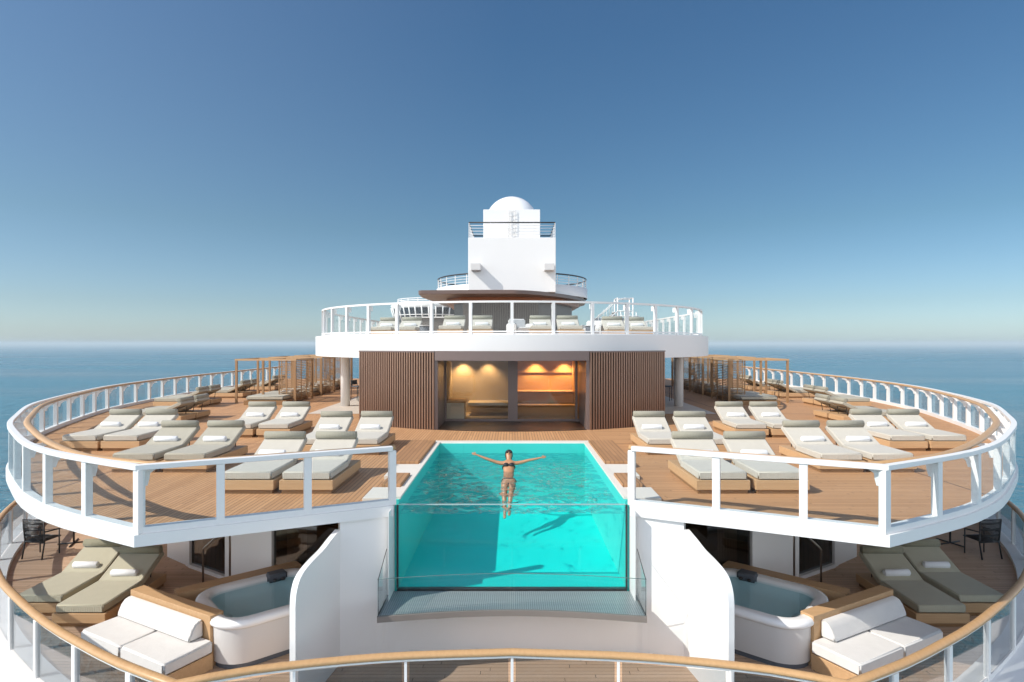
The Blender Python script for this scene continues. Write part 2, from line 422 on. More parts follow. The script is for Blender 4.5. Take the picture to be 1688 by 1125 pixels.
U_END = (-2.05, 10.40); U_CORNER = (-5.44, 8.82)
U_CURVE = catmull([(-5.44, 8.82), (-6.6, 9.43), (-7.6, 10.02), (-8.72, 10.9), (-9.97, 12.17), (-11.17, 13.5), (-12.25, 15.0), (-13.9, 17.5), (-14.95, 19.8), (-15.7, 21.8), (-16.7, 24.9), (-17.3, 28.3), (-17.7, 32.2), (-17.8, 37), (-17.8, 48)], .45)
U_PATH = [U_END]+U_CURVE
L_MID = catmull([(0, 8.35), (-1.76, 8.22), (-3.36, 7.90), (-4.2, 7.56)], .4)
L_CURVE = catmull([(-4.2, 7.56), (-5.2, 8.05), (-6.16, 8.62), (-7.08, 9.22), (-8.3, 10.15), (-9.4, 11.1), (-11.1, 12.9), (-12.45, 14.75), (-13.6, 16.9), (-15.2, 20.5), (-17.0, 26), (-17.8, 33), (-17.8, 48)], .45)
L_PATH = L_MID+L_CURVE[1:]
mir = lambda P: [(-x, y) for x, y in P]
PX, PY0, PY1 = 1.98, 10.6, 16.5           # pool
half = [(-2.06, 16.72), (-2.06, 10.42)]+U_PATH[1:]
poly = half+mir(half)[::-1]
struct(MB().prism(poly, -.12, 0.).build('upper_deck', DECK))
lp = L_PATH+mir(L_PATH)[::-1][:-1]
struct(MB().prism(lp, ZL-.3, ZL).build('lower_deck', DECK_L))
hp = [(x*1.0, y) for x, y in L_PATH]
mb = MB()
for s in (1, -1):
    m = MB(s); m.sweep(L_PATH, [(.0, ZL-.02), (.0, ZL+.02), (.75, ZL-.12), (.95, ZL-.35), (1.0, -34.5), (.7, -34.5), (.5, ZL-.5)], smooth=False)
    mb.add(m.v, m.f)
o = mb.build('ship_hull', WHITE); tag(o, 'white curved stern hull edge below the lower deck railing', 'hull')

# pale floor under the roof
struct(MB().box(-8.1, 8.1, 24.06, 46, .0, .005).build('floor_tiles', PALEFLOOR))

# ------------------------------------------------------------------ railings
def post(mb_, x, y, t, z0, z1, w, d, off):
    n = Vector((-t.y, t.x)); c = Vector((x, y))+n*off
    return mb_.fbox((c.x, c.y), (t.x, t.y), (n.x, n.y), -w/2, w/2, -d/2, d/2, z0, z1)
def gusset(mb_, x, y, t, z, reach, off):
    n = Vector((-t.y, t.x)); vs = []
    prof = [(.05, z), (-reach, z), (-reach-.01, z-.035), (-reach*.6, z-.075), (-.10, z-.15), (-.07, z-.25), (.05, z-.25)]
    for h in (-.02, .02):
        for a, zz in prof: q = Vector((x, y))+n*(a+off)+t*h; vs.append((q.x, q.y, zz))
    k = len(prof)
    return mb_.add(vs, [list(range(k)), list(range(k, 2*k))[::-1]]+[(i, (i+1) % k, k+(i+1) % k, k+i) for i in range(k)])
RECT = lambda a, b, z0, z1: [(a, z0), (b, z0), (b, z1), (a, z1)]
def trim(path, ymax): return [p for p in path if p[1] <= ymax]

for s in (1, -1):
    path = trim(U_PATH, 47); base = (s*-5.44, 8.82, 0)
    t = thing('deck_railing', f'white railing with inner oak handrail round the {SIDE[s]} side of the upper deck', 'railing', base)
    MB(s).sweep(path, RECT(-.10, .03, 0, .12)).build('coaming', WHITE, t)
    MB(s).sweep(path, RECT(-.02, .075, -.145, .03)).build('fascia', WHITE, t)
    MB(s).sweep(path, RECT(-.05, .055, .955, 1.035)).build('top_rail', WHITE, t, .008, 1)
    # oak handrail: splits away from the white rail after the corner
    hr = []; acc = 0
    mb = MB(s); hp = path[1:]
    hp2 = []
    for i, (x, y) in enumerate(hp):
        a = Vector(hp[max(0, i-1)]); b = Vector(hp[min(len(hp)-1, i+1)]); d = (b-a).normalized(); n = Vector((-d.y, d.x))
        if i: acc += (Vector(hp[i])-Vector(hp[i-1])).length
        k = min(1, acc/4.2); k = k*k*(3-2*k)
        k2 = max(0, min(1, (acc-13)/9))
        off = .04+.26*k-.14*k2
        hp2.append((x-n.x*off, y-n.y*off, 1.0))
    hp2 = [(U_END[0]+.02, U_END[1]+.09, 1.0), (U_CORNER[0]+.16, U_CORNER[1]+.16, 1.0)]+[p for i, p in enumerate(hp2) if i > 1]
    MB(s).tube(hp2, .072, 10, r2=.042).build('handrail', OAKH, t)
    front = [(U_END[0], U_END[1], (Vector(U_CORNER)-Vector(U_END)).normalized()), ]
    L = (Vector(U_CORNER)-Vector(U_END)).length
    for f in (.37, .71):
        p = Vector(U_END).lerp(Vector(U_CORNER), f); front.append((p.x, p.y, front[0][2]))
    side = resample(U_CURVE, 1.36); side = [q for q in side if q[1] < 46.5]
    side[0] = (U_CORNER[0], U_CORNER[1], side[0][2])
    allp = front+side
    for i, (x, y, d) in enumerate(allp):
        po = post(MB(s), x, y, d, .03, .96, .13 if i > 2 else .12, .11, -.02).build('post', WHITE, t, .006, 1)
        if i > 2: gusset(MB(s), x, y, d, .955, .30 if i > 4 else .18, -.06).build('bracket', WHITE, t, parent=po)
    for (a, b) in zip(allp, allp[1:]):
        pa = Vector((a[0], a[1])); pb = Vector((b[0], b[1])); d = (pb-pa).normalized()
        MB(s).fbox((pa.x, pa.y), (d.x, d.y), (-d.y, d.x), .075, (pb-pa).length-.075, .034, .046, .125, .945).build('glass_panel', GLASS, t)

t = thing('stern_railing', 'oak topped glass railing curving round the lower stern deck', 'railing', (0, 8.35, ZL))
full = mir(trim(L_PATH, 40))[::-1]+trim(L_PATH, 40)[1:]
MB().sweep(full, RECT(-.26, .02, ZL-.01, ZL+.10)).build('coaming', WHITE, t)
MB().tube([(x, y, ZL+1.05) for x, y in full], .068, 10, r2=.045).build('handrail', OAKH, t)
MB().sweep(full, RECT(-.02, .02, ZL+.975, ZL+1.0)).build('under_rail', WHITE, t)
for s in (1, -1):
    pm = resample(L_MID, 1.45, 0 if s > 0 else 1.45); pm = [p for p in pm if p[0] > -3.6]
    ps = [p for p in resample(L_CURVE, 1.42, .9) if p[1] < 38]
    allp = pm+ps
    for i, (x, y, d) in enumerate(allp):
        w = .035 if i < len(pm) else .10
        post(MB(s), x, y, d, ZL+.05, ZL+.98, w, .07, 0.0).build('post', WHITE, t)
    pl = ([(0, 8.35, Vector((-1, 0)))] if s < 0 else [])+allp
    for (a, b) in zip(pl, pl[1:]):
        if a[0] > -4.2 and b[0] < -4.2:
            segs = [(a, (-4.2, 7.56)), ((-4.2, 7.56), b)]
        else: segs = [(a, b)]
        for q, r in segs:
            pa = Vector((q[0], q[1])); pb = Vector((r[0], r[1])); d = (pb-pa).normalized(); Ln = (pb-pa).length
            if Ln > .2: MB(s).fbox((pa.x, pa.y), (d.x, d.y), (-d.y, d.x), .05, Ln-.05, -.006, .006, ZL+.12, ZL+.96).build('glass_panel', SGLASS, t)

# ------------------------------------------------------------------ pool
t = thing('pool', 'turquoise infinity pool with glass front between the two decks', 'pool', (0, 10.6, -1.55))
B0 = -1.47
mb = MB(); mb.box(-PX, PX, PY0+.04, PY1, B0-.08, B0); mb.build('basin_floor', POOLF, t)
mb = MB(); mb.box(-PX-.07, -PX, PY0, PY1, B0-.08, .06); mb.box(PX, PX+.07, PY0, PY1, B0-.08, .06)
mb.box(-PX-.07, PX+.07, PY1, PY1+.07, B0-.08, .06); mb.build('basin_wall', POOLS, t)
MB().box(-PX, PX, PY0-.03, PY0+.03, B0, -.02).build('front_glass', PGLASS, t)
mb = MB(); mb.box(-PX-.02, PX+.02, PY0-.05, PY0+.05, B0-.06, B0-.001); mb.box(-PX-.03, -PX-.001, PY0-.04, PY0+.04, B0, -.02); mb.box(PX+.001, PX+.03, PY0-.04, PY0+.04, B0, -.02)
mb.build('glass_frame', STEEL, t)
MB().box(-PX-.25, PX+.25, PY1+.071, PY1+.42, .0, .085).build('back_coping', COPING, t, .01, 1)
for s in (1, -1):
    MB(s).box(-PX-.10, -PX+.02, PY0+.05, PY1+.07, .061, .10).build('edge_trim', COPING, t)
    for y0, y1 in ((10.62, 11.42), (12.42, 13.6)): MB(s).box(-2.62, -PX-.101, y0, y1, .0, .09).build('coping_slab', COPING, t, .008, 1)
    for y0, y1, w in ((11.43, 12.41, 2.46), (13.61, 16.55, 2.75)): MB(s).box(-w, -PX-.101, y0, y1, .0, .15).build('teak_step', STEPW, t, .008, 1)
mb = MB(); N = 60
mb.add([(-PX, PY0+.04, -.19), (PX, PY0+.04, -.19), (PX, PY1, -.19), (-PX, PY1, -.19)], [(0, 1, 2, 3)])
struct(mb.build('pool_water', POOLW))

MB().box(-PX, PX, PY0-.032, PY0+.032, -.0198, -.014).build('glass_top_edge', m_paint('glass_top', (.30, .46, .45), .15, .05), bpy.data.objects['pool'])
# stern wall under the pool, ledge and fins
t = thing('stern_wall', 'white curved wall below the pool with recess for the glass tank', 'wall', (0, 9.8, ZL))
lw = [(-2.84, 10.02), (-2.5, 10.17), (-2.2, 10.28), (-1.9, 10.32), (0, 10.34)]; arc = catmull(lw+mir(lw)[::-1][1:], .1)
mb = MB(); mb.sweep(arc, RECT(0, .12, ZL, -1.56)); mb.build('lower_wall', WHITE, t)
for s in (1, -1):
    pth = catmull([(-2.84, 10.02), (-2.5, 10.17), (-2.25, 10.275), (-2.13, 10.34), (-2.075, 10.42), (-2.06, 10.6)], .03)
    MB(s).sweep(pth, RECT(0, .14, -1.56, -.02)).build('side_wall', WHITE, t)
    MB(s).box(-2.84, -2.062, 10.6, 11.0, -2.5, -.146).build('tank_side', WHITE, t)
    MB(s).box(-2.058, -2.051, PY0-.5, PY0, -1.5, -.02).build('reveal', WHITE, t)
ledge = [(-2.12+4.24*k/24, 9.53+.24*math.cos(math.pi*(k/24-.5))) for k in range(25)]
t = thing('overflow_ledge', 'grey grated overflow ledge with low glass edge below the pool window', 'ledge', (0, 10, -1.56))
MB().prism(ledge+[(2.12, 10.52), (-2.12, 10.52)], -1.56, -1.50).build('grate', GRATE, t)
MB().sweep(ledge, RECT(-.05, .0, -1.575, -1.485)).build('ledge_edge', CORRU, t)
MB().sweep(ledge, RECT(-.03, -.018, -1.484, -.92)).build('glass_front', GLASS, t)
MB().tube([(x, y+.024, -.918) for x, y in ledge], .006, 5).build('glass_edge', EDGE, t)
for s in (1, -1):
    mb = MB(s); prof = [(9.54, -1.484), (10.2, -1.484), (10.2, -.66), (9.54, -.92)]
    mb.xprism(prof, -2.11, -2.098); mb.build('glass_side', GLASS, t)
    m = MB(s); m.tube([(-2.105, 9.56, -1.48), (-2.105, 10.1, -1.48)], .012, 6); m.tube([(-2.105, 9.545, -1.48), (-2.105, 9.545, -.92), (-2.105, 10.2, -.66)], .006, 5); m.build('edge_strip', STEEL, t)

for s in (1, -1):
    J = Vector((-2.84, 10.02)); P = Vector((-3.07, 8.60)); d = (P-J).normalized(); n = Vector((-d.y, d.x)); Ln = (P-J).length
    prof = [(-.0, ZL), (-.0, -.28), (.2, -.345), (.4, -.42), (.6, -.46), (.75, -.50), (.85, -.545), (.92, -.61), (.97, -.72), (.99, -.82), (1., -.95), (1., ZL)]
    prof = catmull([(a, z) for a, z in prof[1:-1]], .03); prof = [(0, ZL)]+prof+[(1, ZL)]
    mb = MB(s); vs = []
    for h in (0, -.09):
        for a, z in prof: q = J+d*(a*Ln)+n*h; vs.append((q.x, q.y, z))
    k = len(prof)
    mb.add(vs, [list(range(k)), list(range(k, 2*k))[::-1]]+[(i, (i+1) % k, k+(i+1) % k, k+i) for i in range(k)])
    o = mb.build('privacy_screen', WHITE, loc=(s*J.x, J.y, ZL))
    tag(o, f'white privacy wall with curved top beside the {SIDE[s]} hot tub', 'privacy wall', 'curved white privacy walls')

# lower deck cabin walls
WALLP = [(-2.9, 11.95), (-3.45, 12.05), (-5.05, 12.80), (-5.16, 12.86), (-6.3, 13.55), (-6.42, 13.62), (-7.62, 14.38), (-7.75, 14.46), (-8.56, 15.06), (-10.6, 19.0), (-12.6, 26.0), (-13.2, 46)]
WK = ['w', 'g', 'f', 'w', 'f', 'g', 'f', 'w', 'w', 'w', 'w']
for s in (1, -1):
    t = thing('cabin_front', f'white cabin wall with tall dark glass doors behind the {SIDE[s]} hot tub', 'cabin wall', (s*-5, 12.8, ZL))
    for i, k in enumerate(WK):
        a = Vector(WALLP[i]); b = Vector(WALLP[i+1]); d = (b-a).normalized(); n = Vector((-d.y, d.x)); L = (b-a).length
        if k in 'wf': MB(s).fbox((a.x, a.y), (d.x, d.y), (n.x, n.y), 0, L, -.1, .03 if k == 'f' else 0, ZL, -.146).build('wall' if k == 'w' else 'door_post', WHITE, t)
        else:
            MB(s).fbox((a.x, a.y), (d.x, d.y), (n.x, n.y), 0.002, L-.002, -.05, -.03, ZL+.08, -.2).build('glass_door', TGLASS, t)
            MB(s).fbox((a.x, a.y), (d.x, d.y), (n.x, n.y), 0.001, L-.001, -.09, .06, ZL, ZL+.08).build('threshold', WHITE, t)
            m = MB(s)
            c0 = .05 if i == 5 else L*.66; c1 = .35 if i == 5 else L-.05; nf = 14
            pts = [(a+d*(c0+(c1-c0)*q/nf)-n*(.35+(.03 if q % 2 else 0))) for q in range(nf+1)]
            m.sweep([(p.x, p.y) for p in pts], RECT(-.01, .01, ZL+.1, -.25)); m.build('curtain', CURT, t)
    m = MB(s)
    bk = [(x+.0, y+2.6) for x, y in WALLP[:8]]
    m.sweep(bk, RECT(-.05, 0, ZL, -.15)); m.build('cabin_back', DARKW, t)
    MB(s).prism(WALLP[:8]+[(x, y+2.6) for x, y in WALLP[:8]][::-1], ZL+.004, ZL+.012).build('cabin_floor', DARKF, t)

# ------------------------------------------------------------------ pavilion
PC = (0, 27.2); PR = 8.03
def pa(x, r=PR): return PC[1]-math.sqrt(r*r-x*x)
t = thing('pavilion', 'round spa pavilion with bronze slatted screens and lit glass front', 'pavilion', (0, 21, 0))
for s in (1, -1):
    a0, a1 = math.asin(2.5/PR), math.asin(5.34/PR)
    arc = [(-PR*math.sin(a0+(a1-a0)*k/20), PC[1]-PR*math.cos(a0+(a1-a0)*k/20)) for k in range(21)]
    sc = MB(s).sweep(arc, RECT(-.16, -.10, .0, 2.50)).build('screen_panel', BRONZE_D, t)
    NS = 34; mb = MB(s)
    for k in range(NS):
        an = a0+(a1-a0)*(k+.5)/NS; c, sn = math.cos(an), math.sin(an)
        mb.fbox((-PR*sn, PC[1]-PR*c), (-c, sn), (-sn, -c), -.026, .026, -.10, .02, .0, 2.50)
    mb.build('slat_screen', BRONZE, t)
    MB(s).sweep(arc, RECT(-.16, .03, 2.50, 2.545)).build('screen_cap', LINTEL, t)
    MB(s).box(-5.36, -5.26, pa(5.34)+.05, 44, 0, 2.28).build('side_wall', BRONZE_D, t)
    # reveal from the screen back to the doors
    MB(s).box(-2.52, -2.40, pa(2.5)+.05, 21.75, 0, 2.24).build('reveal', LINTEL, t)
arc = [(PR*math.sin(-.315+.63*k/20), PC[1]-PR*math.cos(-.315+.63*k/20)) for k in range(21)][::1]
MB().sweep(arc[::-1], RECT(-.35, .02, 2.24, 2.545)).build('lintel', LINTEL, t)
MB().box(-2.4, 2.4, 19.6, 24.9, 2.245, 2.27).build('ceiling', LINTEL, t)
MB().prism([(-2.4, 21.7), (-2.4, pa(2.4)+.02)]+[(x*.24, pa(x*.24)+.02) for x in range(-9, 10)]+[(2.4, pa(2.4)+.02), (2.4, 21.7)], .0, .012).build('threshold', BRONZE_D, t)
# doors
GY = 21.7
mb = MB(); mb.box(-2.4, 2.4, GY-.03, GY+.05, .012, .09); mb.box(-2.4, 2.4, GY-.03, GY+.05, 2.16, 2.245)
for x in (-2.38, -.10, .16, 2.30): mb.box(x-.04, x+.04, GY-.03, GY+.05, .09, 2.16)
mb.box(-.06, .12, GY-.02, GY+.04, .09, 2.16)
mb.build('door_frame', LINTEL, t)
MB().box(-2.34, -.14, GY, GY+.012, .09, 2.16).build('glass_door', DGLASS, t)
MB().box(.20, 2.26, GY, GY+.012, .09, 2.16).build('glass_door', DGLASS, t)
# rooms
BY = 24.4
MB().box(-2.5, .03, BY, BY+.1, 0, 2.28).build('room_back_wall', BEIGE, t)
MB().box(-2.5, -2.41, GY+.06, BY, 0, 2.28).build('room_side_wall', BEIGE, t)
MB().box(.03, 2.5, BY, BY+.1, 0, 2.28).build('sauna_back_wall', SAUNA, t)
MB().box(2.41, 2.5, GY+.06, BY, 0, 2.28).build('sauna_side_wall', SAUNA, t)
MB().box(-.02, .08, GY+.06, BY, 0, 2.245).build('partition', BEIGE, t)
MB().box(-2.41, 2.41, GY+.05, BY, .0, .02).build('room_floor', BEIGE, t)
MB().box(-2.4, -1.75, 22.1, 23.2, .02, .62).build('counter', WHITE, t)
MB().box(-2.41, -1.70, 22.08, 23.25, .62, .68).build('counter_top', OAK, t)
MB().box(-1.70, -.03, 23.3, 24.4, .40, .50).build('bench', BEIGE, t)
MB().box(.09, 2.40, 22.9, BY, .02, .45).build('sauna_bench', SAUNA, t)
MB().box(.09, 2.40, 23.6, BY, .45, .92).build('sauna_bench', SAUNA, t)
MB().box(.09, 2.40, BY-.06, BY-.001, 1.62, 1.70).build('sauna_rail', SAUNA, t)
for x, w in ((-1.95, 22), (-.95, 14), (.95, 30), (2.1, 30)):
    MB().lathe((x, 24.0, 2.225), [(.001, .0), (.05, .0), (.05, .02)], 12).build('downlight', WARM, t)
    l = bpy.data.lights.new('downlight', 'SPOT'); l.energy = w*7; l.color = (1, .66, .34); l.spot_size = R(100); l.spot_blend = .8; l.shadow_soft_size = .04
    lo = bpy.data.objects.new('downlight_lamp', l); COL.objects.link(lo); lo.location = (x, 24.05, 2.20); lo.rotation_euler = (R(8), 0, 0)
# roof ring
RC = (0, 28.5); RR = 8.78
def uarc(r, c=RC, n=120, back=58):
    return [(-r, back)]+[(-r*math.cos(math.pi*k/n), c[1]-r*math.sin(math.pi*k/n)) for k in range(n+1)]+[(r, back)]
MB().sweep(uarc(RR)[::-1], RECT(-.5, 0, 2.28, 3.08)).build('roof_band', WHITE, t)
MB().sweep(uarc(RR)[::-1], RECT(-.5, -.27, 3.081, 3.13)).build('roof_curb', WHITE, t)
MB().prism(uarc(RR-.5), 2.30, 2.42).build('soffit', WHITE, t)
struct(MB().prism(uarc(RR-.5), 2.95, 3.075).build('roof_deck', DECK_L))
for s in (1, -1):
    o = MB().lathe((s*-7.42, 27.0, 0), [(.001, 0), (.20, 0), (.20, 2.3)], 24).build('column', WHITE, loc=(s*-7.42, 27.0, 0))
    tag(o, f'round white column under the {SIDE[s]} side of the pavilion roof', 'column', 'white roof columns')

# roof railing
RA = 8.49
t = thing('roof_railing', 'white railing with glass panels round the roof terrace edge', 'railing', (0, RC[1], 3.08))
rp = uarc(RA, n=64, back=46)[::-1]
MB().sweep(rp, RECT(-.045, .045, 4.14, 4.205)).build('top_rail', WHITE, t)
MB().sweep(rp, RECT(-.04, .04, 3.16, 3.21)).build('bottom_rail', WHITE, t)
rpos = []
for k in range(-10, 11):
    an = R(9.3*k)
    if abs(9.3*k) < 92: rpos.append((RA*math.sin(an), RC[1]-RA*math.cos(an), Vector((math.cos(an), math.sin(an)))))
for k in range(1, 11):
    rpos.insert(0, (-RA, RC[1]+1.38*k, Vector((0, -1)))); rpos.append((RA, RC[1]+1.38*k, Vector((0, 1))))
for (x, y, d) in rpos:
    n = Vector((d.y, -d.x)); m = MB(); m.fbox((x, y), d, n, -.05, .05, -.05, .05, 3.085, 4.14)
    m.fbox((x, y), d, n, -.035, .035, -.16, -.051, 3.95, 4.12)
    m.build('post', WHITE, t)
for a, b in zip(rpos, rpos[1:]):
    pa_ = Vector((a[0], a[1])); pb = Vector((b[0], b[1])); d = (pb-pa_).normalized(); n = Vector((-d.y, d.x))
    MB().fbox(pa_, d, n, .06, (pb-pa_).length-.06, -.006, .006, 3.21, 4.14).build('glass_panel', GLASS, t)

# ------------------------------------------------------------------ roof bar, tower
ZR = 3.075
t = thing('roof_bar', 'brown roof terrace bar with wide dark canopy and grey cladding', 'bar', (0, 32, ZR))
can = [(-4.62, 29.95), (-4.45, 29.8), (-2.5, 29.6), (0, 29.55), (.7, 29.8), (1.4, 30.4), (2.2, 31.4), (3.0, 32.6), (3.8, 34.2), (4.4, 36.2), (4.6, 38.5), (4.4, 41), (-4.3, 41), (-4.5, 36), (-4.75, 32)]
MB().prism(can, 5.20, 5.40).build('canopy', CANT, t, .02, 1)
inn = [(-3.2, 33.5), (-2.4, 32.0), (0, 31.9), (1.4, 32.1), (2.4, 33.2), (3.6, 36.5), (3.6, 40), (-3.4, 40)]
mb = MB(); n = len(inn)
mb.prism([(x*1.12, 36+(y-36)*1.1) for x, y in inn], 4.95, 5.199); mb.build('canopy_soffit', CANB, t)
mb = MB(); mb.prism(inn, ZR+.005, 4.95); mb.build('wall', BARW, t)
mb = MB()
for k in range(25): mb.box(-1.6+k*.12, -1.6+k*.12+.06, 31.80, 31.86, ZR+.3, 4.95)
mb.build('cladding', CORRU, t)
MB().box(-1.62, 1.40, 31.861, 31.895, ZR+.01, 4.95).build('cladding_backing', BARW, t)
MB().box(-2.55, -2.25, 31.5, 31.8, ZR+.01, 4.94).build('pillar', CORRU, t)
MB().box(-5.2, -2.9, 31.8, 32.3, ZR+.01, ZR+1.05).build('counter', BARW, t)
MB().box(-5.3, -2.8, 31.7, 32.4, ZR+1.051, ZR+1.11).build('counter_top', WHITE, t)
mb = MB(); mb.lathe((0, 36.5, 0), [(4.5, 5.41), (4.5, 5.98), (4.3, 5.98), (4.3, 5.41)], 64); mb.build('bulwark', WHITE, t)
ring = [(4.42*math.cos(2*math.pi*k/64), 36.5+4.42*math.sin(2*math.pi*k/64)) for k in range(64)]
MB().tube([(x, y, 6.55) for x, y in ring], .04, 8, True).build('ring_handrail', STEEL, t)
mb = MB()
for z in (6.12, 6.27, 6.41): mb.tube([(x, y, z) for x, y in ring], .014, 6, True)
for k in range(0, 64, 2): mb.box(ring[k][0]-.02, ring[k][0]+.02, ring[k][1]-.02, ring[k][1]+.02, 5.975, 6.54)
mb.build('ring_rail_bars', WHITE, t)

t = thing('mast_tower', 'square white mast tower topped by a round white radar dome', 'tower', (0, 33, 5.4))
MB().box(-2.24, 2.24, 31, 35, 5.405, 8.2).build('lower_block', WHITE, t, .02, 1)
up = MB().box(-1.53, 1.50, 32.3, 35.0, 8.2, 9.92).build('upper_block', WHITE, t, .02, 1)
MB().ball((-.02, 34.2, 9.55), 1.48, 1.48, 1.48, 40, 20, -10, 90).build('dome', WHITE_G, t)
mb = MB()
for x in (-.17, .15): mb.tube([(x, 32.22, 8.2), (x, 32.22, 9.9)], .018, 6)
for k in range(7): mb.tube([(-.17, 32.22, 8.4+k*.23), (.15, 32.22, 8.4+k*.23)], .013, 6)
mb.build('ladder', SHELL, t)
for x0 in (-2.08, 1.63): MB().box(x0, x0+.5, 30.5, 31.0, 6.48, 6.82).build('floodlight_box', SHELL, t, .01, 1)
sq = [(-2.2, 31.04), (2.2, 31.04), (2.2, 34.9), (-2.2, 34.9)]
MB().tube([(x, y, 8.97) for x, y in sq], .035, 8, True).build('handrail', STEEL, t)
mb = MB()
for z in (8.38, 8.53, 8.68, 8.82): mb.tube([(x, y, z) for x, y in sq], .012, 6, True)
for i in range(4):
    a = Vector(sq[i]); b = Vector(sq[(i+1) % 4])
    for k in range(4): p = a.lerp(b, k/4); mb.box(p.x-.018, p.x+.018, p.y-.018, p.y+.018, 8.2, 8.96)
mb.build('rail_bars', WHITE, t)

# far structures on the roof
t = thing('wheelhouse', 'white deckhouse with slanted dark windows left of the roof bar', 'deckhouse', (-6.6, 47, ZR))
c = (-6.2, 48.5, 0)
mb = MB(); mb.lathe(c, [(3.0, ZR+.01), (3.0, 4.3), (3.35, 5.55), (3.45, 5.72), (3.3, 5.82), (.01, 5.82)], 40); mb.build('body', WHITE, t)
mb = MB(); mb.lathe(c, [(3.07, 4.38), (3.37, 5.48)], 40); mb.build('window_band', NAVY, t)
mb = MB()
for k in range(40):
    an = 2*math.pi*k/40; p = lambda r, z: (c[0]+r*math.cos(an), c[1]+r*math.sin(an), z)
    mb.tube([p(3.08, 4.33), p(3.40, 5.55)], .055, 6)
mb.tube([(c[0]+3.25*math.cos(2*math.pi*k/40), c[1]+3.25*math.sin(2*math.pi*k/40), 4.95) for k in range(40)], .035, 6, True)
mb.build('window_frame', WHITE, t)
mb = MB()
for z in (5.95, 6.08, 6.22): mb.tube([(c[0]+2.9*math.cos(2*math.pi*k/40), c[1]+2.9*math.sin(2*math.pi*k/40), z) for k in range(40)], .03, 6, True)
for k in range(20): an = 2*math.pi*k/20; mb.box(c[0]+2.9*math.cos(an)-.02, c[0]+2.9*math.cos(an)+.02, c[1]+2.9*math.sin(an)-.02, c[1]+2.9*math.sin(an)+.02, 5.82, 6.22)
mb.build('roof_rail', WHITE, t)

t = thing('stair_frame', 'white tubular stair frame with hooped ladder cage right of the roof bar', 'staircase', (7, 40, ZR))
mb = MB()
for y in (39.6, 40.8):
    mb.tube([(4.9, y, ZR), (6.9, y, 4.9)], .05, 6); mb.tube([(5.1, y, ZR+.9), (7.0, y, 5.7), (7.9, y, 5.75)], .03, 6)
    for k in range(6): mb.tube([(5.1+k*.36, y, ZR+.2+k*.33), (5.1+k*.36, y, ZR+1.0+k*.33)], .02, 6)
    for x in (6.9, 7.9): mb.tube([(x, y, ZR), (x, y, 5.75)], .045, 6)
for x in (6.9, 7.4, 7.9): mb.tube([(x, 39.6, 5.75), (x, 40.8, 5.75)], .03, 6)
mb.tube([(6.9, 39.6, 4.9), (7.9, 39.6, 4.9)], .04, 6); mb.build('frame', WHITE, t)
mb = MB()
for k in range(8): mb.box(4.95+k*.25, 5.2+k*.25, 39.6, 40.8, ZR+.1+k*.23, ZR+.14+k*.23)
mb.build('treads', CORRU, t)
mb = MB()
for k in range(7): mb.tube([(7.0+k*.22, 40.2, ZR), (6.75+k*.26, 40.6, 4.9)], .04, 6)
mb.tube([(6.8, 40.5, 4.6), (8.5, 40.5, 4.6)], .04, 6); mb.build('slanted_bars', WHITE, t)
MB().box(5.6, 8.3, 41.2, 43.5, ZR+.01, 4.5).build('locker', m_paint('blue_grey_paint', (.22, .26, .33), .4, .1), t)

# ------------------------------------------------------------------ sun loungers
def make_lounger():
    t = thing('sun_lounger', 'x', 'sun lounger')
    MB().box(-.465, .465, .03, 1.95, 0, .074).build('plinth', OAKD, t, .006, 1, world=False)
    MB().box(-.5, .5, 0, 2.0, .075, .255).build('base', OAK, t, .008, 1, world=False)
    mb = MB(); mb.box(-.455, .455, .02, 1.232, .256, .415); mb.build('seat_cushion', MATT, t, .026, 3, world=False)
    a = R(26); c, sn = math.cos(a), math.sin(a); py, pz = 1.235, .275
    q = lambda u, w: (py+u*c-w*sn, pz+u*sn+w*c)
    prof = [q(0, 0), q(.88, 0), q(.88, .13), q(0, .15)]
    MB().xprism(prof, -.455, .455).build('back_cushion', MATT, t, .026, 3, world=False)
    e = q(.83, .19)
    pts = [(-.44, *e), (-.43, *e), (.43, *e), (.44, *e)]
    MB().tube(pts, [.055, .085, .085, .055], 16).build('head_roll', ROLL, t, world=False)
    m = MB(); b = q(.62, -.012)
    for x in (-.30, .30): m.tube([(x, b[0], b[1]), (x, b[0]-.05, .265)], .012, 6)
    m.tube([(-.30, b[0], b[1]), (.30, b[0], b[1])], .012, 6); m.build('back_stay', STEEL, t, world=False)
    return t
PROTO = make_lounger(); used = [False]
def spiral_towel():
    m = MB(); m.tube([(-.265, 0, 0), (-.25, 0, 0), (.25, 0, 0), (.265, 0, 0)], [.054, .070, .070, .054], 16)
    # the free end of the roll and the spiral on its ends
    for sx in (-1, 1):
        sp = [(sx*.267, (.006+.0042*k)*math.cos(k*.62), (.006+.0042*k)*math.sin(k*.62)) for k in range(10)]
        m.tube(sp, .005, 5)
    m.box(-.25, .25, -.064, -.02, -.062, -.052)
    return m
TOWEL0 = spiral_towel().build('rolled_towel', TOWEL); tused = [False]
